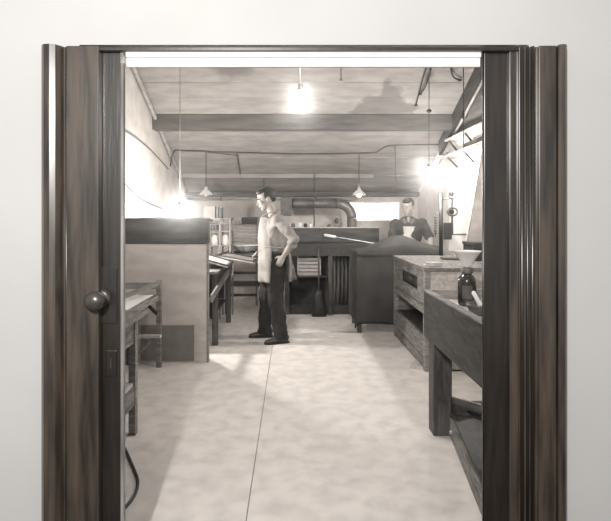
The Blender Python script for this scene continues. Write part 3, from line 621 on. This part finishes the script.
# unlit sockets and open wiring at upper right
p = P(463.5, 156, 5.5); t = thing('hanging_socket', p, 'empty white socket on a thin cord at the upper right', 'socket')
obj('cord', MB().tube([p+Vector((0,0,.04)), Vector((p.x, p.y, CZ(p.y)))], .005, 8), M['cord'], t); obj('socket', MB().lathe(p, [(.014,0),(.024,.004),(.024,.03),(.012,.05)], 14), M['glasswhite'], t, smooth=True)
obj('cord_knob', MB().ball(P(463,115,5.5), (.018,.018,.05), 10, 8), M['black'], t, smooth=True)
conduit('twin_wire', [cp(433,60,.02), cp(426,80,.06), cp(420,92,.03)], .009, M['cord'], 'dark right-hand wire of the pair slanting down the ceiling', 'wire', [cp(420,92,.03)])
conduit('ceiling_wire', [cp(428,62,.02), cp(423,76,.03), cp(416,103,.03)], .007, M['cord'], 'thin left-hand wire of the slanting pair on the ceiling', 'wire', [cp(416,103,.03)])
conduit('looped_wire', [cp(450,62,.02), cp(453,72,.05), cp(460,77,.04)], .009, M['cord'], 'short looped black wire on the ceiling near the right rafter', 'wire', [cp(460,77,.04)])
p = cp(341,62,.0); t = thing('ceiling_hook', p, 'thin rod with a small crosspiece hanging right of the near bulb', 'hook')
e = P(341,80,p.y); obj('rod', MB().tube([p, e], .006, 8), M['iron'], t); obj('crosspiece', MB().tube([e+Vector((-.02,0,0)), e+Vector((.02,0,0))], .006, 8), M['iron'], t)

# ------------------------------------------------------------ people
def head_into(mb, c, R):
    """head in its own frame: forward -Y, lateral X, up Z; c centre of skull"""
    def Tm(p): return c + R @ Vector(p)
    mb.ball(Tm((0,.012,.030)), (.074,.094,.088), 20, 14, R)
    mb.ball(Tm((0,-.022,-.030)), (.058,.066,.080), 18, 12, R)
    mb.ball(Tm((0,-.062,-.088)), (.026,.024,.022), 12, 8, R)
    mb.ball(Tm((0,-.030,-.068)), (.048,.052,.038), 14, 10, R)
    mb.ball(Tm((0,-.076,.022)), (.044,.016,.010), 14, 8, R)                # brow
    mb.loft([(Tm((0,-.082,.012)),.008,.008),(Tm((0,-.096,-.012)),.010,.010),(Tm((0,-.108,-.030)),.014,.011),(Tm((0,-.090,-.038)),.015,.008)], 10, lat=R @ Vector((1,0,0)))
    for s in (-1, 1):
        mb.ball(Tm((s*.036,-.062,-.020)), (.022,.018,.018), 12, 8, R)      # cheek
        mb.ball(Tm((s*.074,.012,-.008)), (.010,.020,.033), 12, 8, R)       # ear
    mb.ball(Tm((0,-.084,-.058)), (.022,.012,.012), 12, 8, R)
def face_parts(par, c, R, hair_m, cap=False):
    def Tm(p): return c + R @ Vector(p)
    for s in (-1, 1):
        e = obj('eye', MB().ball(Tm((s*.031,-.074,.002)), (.013,.010,.009), 12, 8, R), M['eye'], par, smooth=True)
        obj('pupil', MB().ball(Tm((s*.031,-.083,.000)), (.0055,.003,.0055), 10, 6, R), M['pupil'], e, smooth=True)
        obj('eyebrow', MB().ball(Tm((s*.032,-.087,.024)), (.019,.006,.0045), 12, 6, R), hair_m, par, smooth=True)
    obj('mouth', MB().ball(Tm((0,-.092,-.060)), (.021,.008,.0055), 12, 6, R), M['lip'], par, smooth=True)
    h = MB()
    h.ball(Tm((0,.028,.036)), (.078,.090,.086), 22, 14, R)
    h.ball(Tm((0,.070,.005)), (.066,.040,.060), 16, 10, R)
    h.ball(Tm((.006,-.034,.084)), (.058,.050,.030), 14, 10, R)
    for s in (-1, 1): h.ball(Tm((s*.064,.012,.030)), (.014,.040,.040), 12, 8, R)
    obj('hair', h, hair_m, par, remesh=.007)
def hand_into(mb, w, d, n, s, L=.18, curl=.5):
    """w wrist, d finger direction, n palm normal (palm faces n), s side of the thumb (+-1)"""
    d = Vector(d).normalized(); n = Vector(n); n = (n-d*n.dot(d)).normalized(); x = d.cross(n)*s
    pl = L*.52
    mb.loft([(w-d*.01,.024,.018),(w+d*.02,.032,.016),(w+d*pl*.6,.041,.015),(w+d*pl,.040,.012)], 14, lat=x)
    for i, (o, ln, r) in enumerate(((.031,.40,.0085),(.0105,.46,.009),(-.0105,.43,.0087),(-.031,.34,.0075))):
        p0 = w+d*pl*.86+x*o*.95; spread = x*o*.35; cur = curl*(1+.12*i); seg = ln*L/3; p = p0; pts = [p0]; ang = cur*.25
        dd = (d+spread*3).normalized()
        for k in range(3):
            p = p + (dd*math.cos(ang)+n*math.sin(ang))*seg*(1.25, 1, .85)[k]; pts.append(p); ang += cur*.8
        mb.tube(pts, [r*1.1, r, r*.92, r*.7], 8)
    p0 = w+d*.03+x*.026; p1 = p0+(d*.55+x*.75+n*.15).normalized()*.038; p2 = p1+(d*.85+x*.35+n*.3).normalized()*.032; p3 = p2+(d*.95+n*.35).normalized()*.024
    mb.tube([p0, p1, p2, p3], [.014, .012, .010, .007], 8)
def shoe_into(par, ank, yaw):
    R = Matrix.Rotation(yaw, 3, 'Z'); g = Vector((ank[0], ank[1], 0))
    def T(p): return g + R @ Vector(p)
    mb = MB().loft([(T((0,.065,.045)),.028,.034),(T((0,.05,.05)),.037,.045),(T((0,.0,.058)),.038,.052),(T((0,-.06,.045)),.039,.036),(T((0,-.12,.035)),.045,.026),(T((0,-.17,.03)),.042,.022),(T((0,-.205,.024)),.026,.014)], 16, lat=R @ Vector((1,0,0)))
    mb.loft([(T((0,.0,.05)),.040,.046),(T((0,.01,.10)),.040,.046),(T((0,.01,.13)),.040,.044)], 14, lat=R @ Vector((1,0,0)))
    s = obj('shoe', mb, M['shoe'], par, remesh=.007)
    pr = [(.034,.06),(.038,.0),(.038,-.06),(.046,-.12),(.042,-.18),(.022,-.212),(-.022,-.212),(-.040,-.18),(-.044,-.12),(-.036,-.06),(-.036,.0),(-.034,.06),(-.018,.078),(.018,.078)]
    pts = [T((a, b, 0)) for a, b in pr]
    obj('sole', MB().prism([(q.x, q.y) for q in pts], 0, .018), M['black'], s, bevel=.003)

# --- first man, side on, facing left: forward is -X, his left side faces the camera
def Q(px, py, dy=0.0):
    Y = 5.70; v = P(px, py, Y); v.y += dy; return v
t = thing('person', (-.2, 5.7, 0), 'man standing side-on in pale shirt and long apron, hand on hip, looking down', 'person')
LAT = (0,1,0)
hc = Q(266, 199); HR = Matrix.Rotation(math.radians(-78), 3, 'Z') @ Matrix.Rotation(math.radians(19), 3, 'X') @ Matrix.Scale(1.09, 3)
body = MB(); head_into(body, hc, HR)
neckb = Q(274, 217)
body.loft([(Q(269,205),.050,.052),(Q(272,211),.054,.056),(Q(275,219),.075,.066)], 16, lat=LAT)
torso = [(Q(275,216),.10,.06),(Q(276,222),.17,.095),(Q(275,231),.175,.115),(Q(274.5,241),.160,.115),(Q(275,250),.150,.108),(Q(275,258),.160,.112),(Q(275.5,268),.165,.118),(Q(275,274),.14,.10)]
body.loft(torso, 22, lat=LAT)
shn = Q(279,220,-.185); eln = Q(294.5,238.5,-.33); wrn = Q(284,254.5,-.235)
shf = Q(275,221,.185); elf = Q(268,243,.26); wrf = Q(259,252,.20)
for a, b, c in ((shn, eln, wrn), (shf, elf, wrf)):
    m1 = a.lerp(b, .5); m2 = b.lerp(c, .35)
    body.tube([a, m1, b], [.052,.047,.038], 14); body.tube([b, m2, c], [.038,.041,.026], 14)
    body.ball(a, .056); body.ball(b, .040)
hand_into(body, wrn, (-.45,.25,-.75), (.2,.9,0), -1, .18, .45)
hand_into(body, wrf, (-.7,-.15,-.55), (-.3,-.3,-1), 1, .18, .6)
an = Vector((-.125, 5.585, .09)); af = Vector((-.315, 5.85, .09))
hn = Q(276.5, 268, -.085); hf = Q(273.5, 268, .085)
kn_ = Vector((hn.x*.45+an.x*.55-.035, 5.60, .49)); kf = Vector((hf.x*.45+af.x*.55-.03, 5.82, .49))
for h, k, a in ((hn, kn_, an), (hf, kf, af)):
    body.tube([h, h.lerp(k, .5), k, k.lerp(a, .35), a, a+Vector((0,0,-.05))], [.085,.073,.055,.056,.038,.035], 14)
obj('body', body, M['skin'], t, remesh=.0065)
face_parts(t, hc, HR, M['hair'])
sh = MB(); sh.loft([(Q(274.2,213.8),.066,.062),(Q(275.5,218),.105,.082),(Q(276,222),.180,.108),(Q(275.5,231),.190,.130),(Q(275,241),.176,.130),(Q(275.3,249),.163,.122),(Q(275.3,256),.160,.120)], 24, lat=LAT)
for a, b, e in ((shn, eln, wrn), (shf, elf, wrf)):
    c = b.lerp(e, .22)
    sh.tube([a+Vector((0,.02 if a.y < 5.7 else -.02,.01)), a.lerp(b,.5), b, c], [.068,.064,.056,.054], 16); sh.ball(a, .070); sh.ball(b, .057)
shirt = obj('shirt', sh, M['shirt'], t, remesh=.009, smoothmod=4, folds=.035)
for b, e in ((eln, wrn), (elf, wrf)):
    cuf = MB(); c = b.lerp(e, .22); d = (e-b).normalized(); cuf.loft([(c-d*.02,.058,.058),(c,.062,.062),(c+d*.02,.060,.060),(c+d*.03,.052,.052)], 16)
    obj('rolled_cuff', cuf, M['shirt'], shirt, remesh=.008)
obj('collar', MB().loft([(Q(273.0,211.0),.056,.056),(Q(273.6,212.8),.066,.063),(Q(274.6,215.6),.074,.070)], 20, lat=LAT), M['shirt'], shirt, smooth=True)
tp = MB(); tp.loft([(Q(275.3,251),.160,.122),(Q(275.5,258),.168,.128),(Q(275.5,267),.176,.134),(Q(275.5,276),.17,.13),(Q(275,281),.10,.10)], 24, lat=LAT)
for h, k, a in ((hn, kn_, an), (hf, kf, af)):
    tp.tube([h, h.lerp(k,.5), k, k.lerp(a,.5), a+Vector((.0,0,.02)), a+Vector((-.005,0,-.045))], [.108,.100,.086,.082,.078,.080], 18)
tro = obj('trousers', tp, M['trousers'], t, remesh=.010, smoothmod=4, folds=.03)
obj('belt', MB().loft([(Q(275.3,250.3),.165,.127),(Q(275.3,253.3),.168,.130)], 28, lat=LAT), M['black'], tro, smooth=True)
shoe_into(t, (an.x+.02, an.y), math.radians(-72)); shoe_into(t, (af.x+.02, af.y), math.radians(-88))
# apron: curved sheet over chest, belly and thighs
def apr(u, v):
    py = 217+(281-217)*v; half = (.09+.10*min(1, max(0, (v-.12)/.25)))
    # front surface x along the torso profile
    prof = [(0,260.8),(.12,259.2),(.35,258.3),(.55,258.8),(.75,258.4),(1,258.2)]
    for (v0, a), (v1, b) in zip(prof, prof[1:]):
        if v0 <= v <= v1: fx = a+(b-a)*(v-v0)/(v1-v0)
    s = (u-.5)*2; th = s*1.15
    wrap = 1-math.cos(th)
    p = Q(fx, py); p.x += .25*wrap + .010*math.sin(u*22+v*4)*v; p.y += half*1.12*math.sin(th); return p
ap = obj('apron', sheet(28, 30, apr), M['apron'], t, smooth=True, wall=.006)
obj('apron_string', MB().tube([Q(265,246,-.17), Q(272,246,-.195), Q(281,247,-.17), Q(286.5,248,-.08), Q(286.8,248,.05)], .006, 6), M['apron'], ap, smooth=True)
obj('neck_strap', MB().tube([Q(262,217,-.08), Q(268,213.5,-.085), Q(275,211.5,-.075), Q(280,213,-.02), Q(280,213,.03)], .008, 6), M['apron'], ap, smooth=True)
rg = obj('hanging_rag', sheet(12, 16, lambda u, v: Q(286.5+8.5*u*(.4+.6*v)+1.5*v, 254+27*v-3*u, -.10+.05*math.sin(u*7+v*3)-.02*v)), M['rag'], smooth=True, wall=.008); tag(rg, 'grey rag hanging from the back pocket of the standing man', 'rag')

# --- second man, behind the covered table, facing the camera and a little left
C2 = Vector((1.66, 7.12, 0))
def Q2(x, y, z): return C2 + Matrix.Rotation(math.radians(-14), 3, 'Z') @ Vector((x, y, z))
t = thing('person', (C2.x, C2.y, 0), 'man in dark shirt and white bib apron behind the humped canvas cover', 'person')
hc = Q2(-.01, -.055, 1.545); HR = Matrix.Rotation(math.radians(-36), 3, 'Z') @ Matrix.Rotation(math.radians(16), 3, 'X') @ Matrix.Scale(1.06, 3)
L2 = Matrix.Rotation(math.radians(-14), 3, 'Z') @ Vector((1,0,0))
body = MB(); head_into(body, hc, HR)
body.loft([(Q2(0,-.02,1.50),.052,.052),(Q2(0,0,1.42),.055,.056),(Q2(0,.01,1.36),.085,.068)], 16, lat=L2)
body.loft([(Q2(0,.01,1.38),.10,.06),(Q2(0,.01,1.32),.175,.09),(Q2(0,0,1.2),.175,.115),(Q2(0,0,1.05),.155,.11),(Q2(0,.0,.92),.16,.115),(Q2(0,0,.8),.15,.11)], 20, lat=L2)
shl = Q2(-.19,.01,1.31); ell = Q2(-.24,-.06,1.05); wrl = Q2(-.16,-.28,.98+.02)
shr = Q2(.19,.01,1.31); elr = Q2(.30,-.06,1.10); wrr = Q2(.285,-.22,.93+.03)
for a, b, c in ((shl, ell, wrl), (shr, elr, wrr)):
    body.tube([a, a.lerp(b,.5), b], [.052,.047,.038], 14); body.tube([b, b.lerp(c,.35), c], [.038,.041,.027], 14); body.ball(a,.056); body.ball(b,.04)
hand_into(body, wrl, (.3,-.75,-.25), (0,0,-1), -1, .18, .5); hand_into(body, wrr, (-.1,-.85,-.2), (0,0,-1), 1, .18, .5)
for s in (-1, 1): body.tube([Q2(s*.09,0,.86), Q2(s*.10,-.01,.68), Q2(s*.10,-.02,.49), Q2(s*.10,.0,.35), Q2(s*.10,.01,.09), Q2(s*.10,.01,.04)], [.085,.075,.055,.056,.038,.035], 14)
obj('body', body, M['skin'], t, remesh=.0075)
face_parts(t, hc, HR, M['hair'])
sh = MB(); sh.loft([(Q2(0,.012,1.405),.070,.062),(Q2(0,.01,1.375),.115,.082),(Q2(0,.01,1.33),.19,.105),(Q2(0,0,1.2),.192,.13),(Q2(0,0,1.05),.175,.125),(Q2(0,0,.90),.175,.13)], 22, lat=L2)
for a, b in ((shl, ell), (shr, elr)):
    sh.tube([a, a.lerp(b,.5), b+Vector((0,0,.01))], [.072,.068,.064], 16); sh.ball(a, .074)
shirt = obj('shirt', sh, M['shirt_dark'], t, remesh=.010, smoothmod=4, folds=.035)
for s in (-1, 1):
    obj('collar_flap', MB().add([Q2(s*.012,-.098,1.335), Q2(s*.075,-.062,1.395), Q2(s*.092,-.085,1.345), Q2(s*.045,-.112,1.30)], [(0,1,2,3)]), mat('shirt_collar', .16, .1, .85), shirt, wall=.006)
obj('neck_opening', MB().loft([(Q2(0,-.062,1.39),.026,.020),(Q2(0,-.088,1.36),.018,.014),(Q2(0,-.102,1.33),.006,.006)], 12, lat=L2), M['skin'], shirt, smooth=True)
def bib(u, v):
    s = (u-.5)*2; hw = .095+.05*v; z = 1.27-.52*v
    return Q2(hw*s*1.0, -.136+.05*s*s+.004*math.sin(9*u+5*v)-.004*math.sin(v*3), z)
ap = obj('bib_apron', sheet(18, 26, bib), M['bib'], t, smooth=True, wall=.006)
for s in (-1, 1): obj('apron_strap', MB().tube([Q2(s*.09,-.10,1.27), Q2(s*.085,-.103,1.32), Q2(s*.075,-.06,1.385), Q2(s*.07,.02,1.40)], .007, 6), M['shirt_dark'], ap, smooth=True)
tp = MB(); tp.loft([(Q2(0,0,.93),.17,.125),(Q2(0,0,.82),.18,.135),(Q2(0,0,.76),.12,.10)], 20, lat=L2)
for s in (-1, 1): tp.tube([Q2(s*.09,0,.86), Q2(s*.10,-.01,.68), Q2(s*.10,-.02,.49), Q2(s*.10,.0,.30), Q2(s*.10,.01,.05)], [.105,.098,.085,.080,.080], 16)
obj('trousers', tp, M['trousers'], t, remesh=.012)
for s in (-1, 1): q = Q2(s*.10, .01, 0); shoe_into(t, (q.x, q.y), math.radians(-14+s*8))

# ------------------------------------------------------------ haze volume added to make the glow around the bulbs
hz = bpy.data.materials.new('added_glow_haze'); hz.use_nodes = True; n = hz.node_tree.nodes; n.remove(n['Principled BSDF'])
vs_ = n.new('ShaderNodeVolumeScatter'); vs_.inputs['Density'].default_value = .017; vs_.inputs['Anisotropy'].default_value = .9
hz.node_tree.links.new(vs_.outputs[0], n['Material Output'].inputs['Volume'])
hb = obj('added_glow_haze', B(XL+.01, XR-.01, 2.06, YB-.01, .005, 4.7), hz, kind='stuff'); tag(hb, 'thin added haze filling the whole room, makes the glow around the bulbs', 'haze')
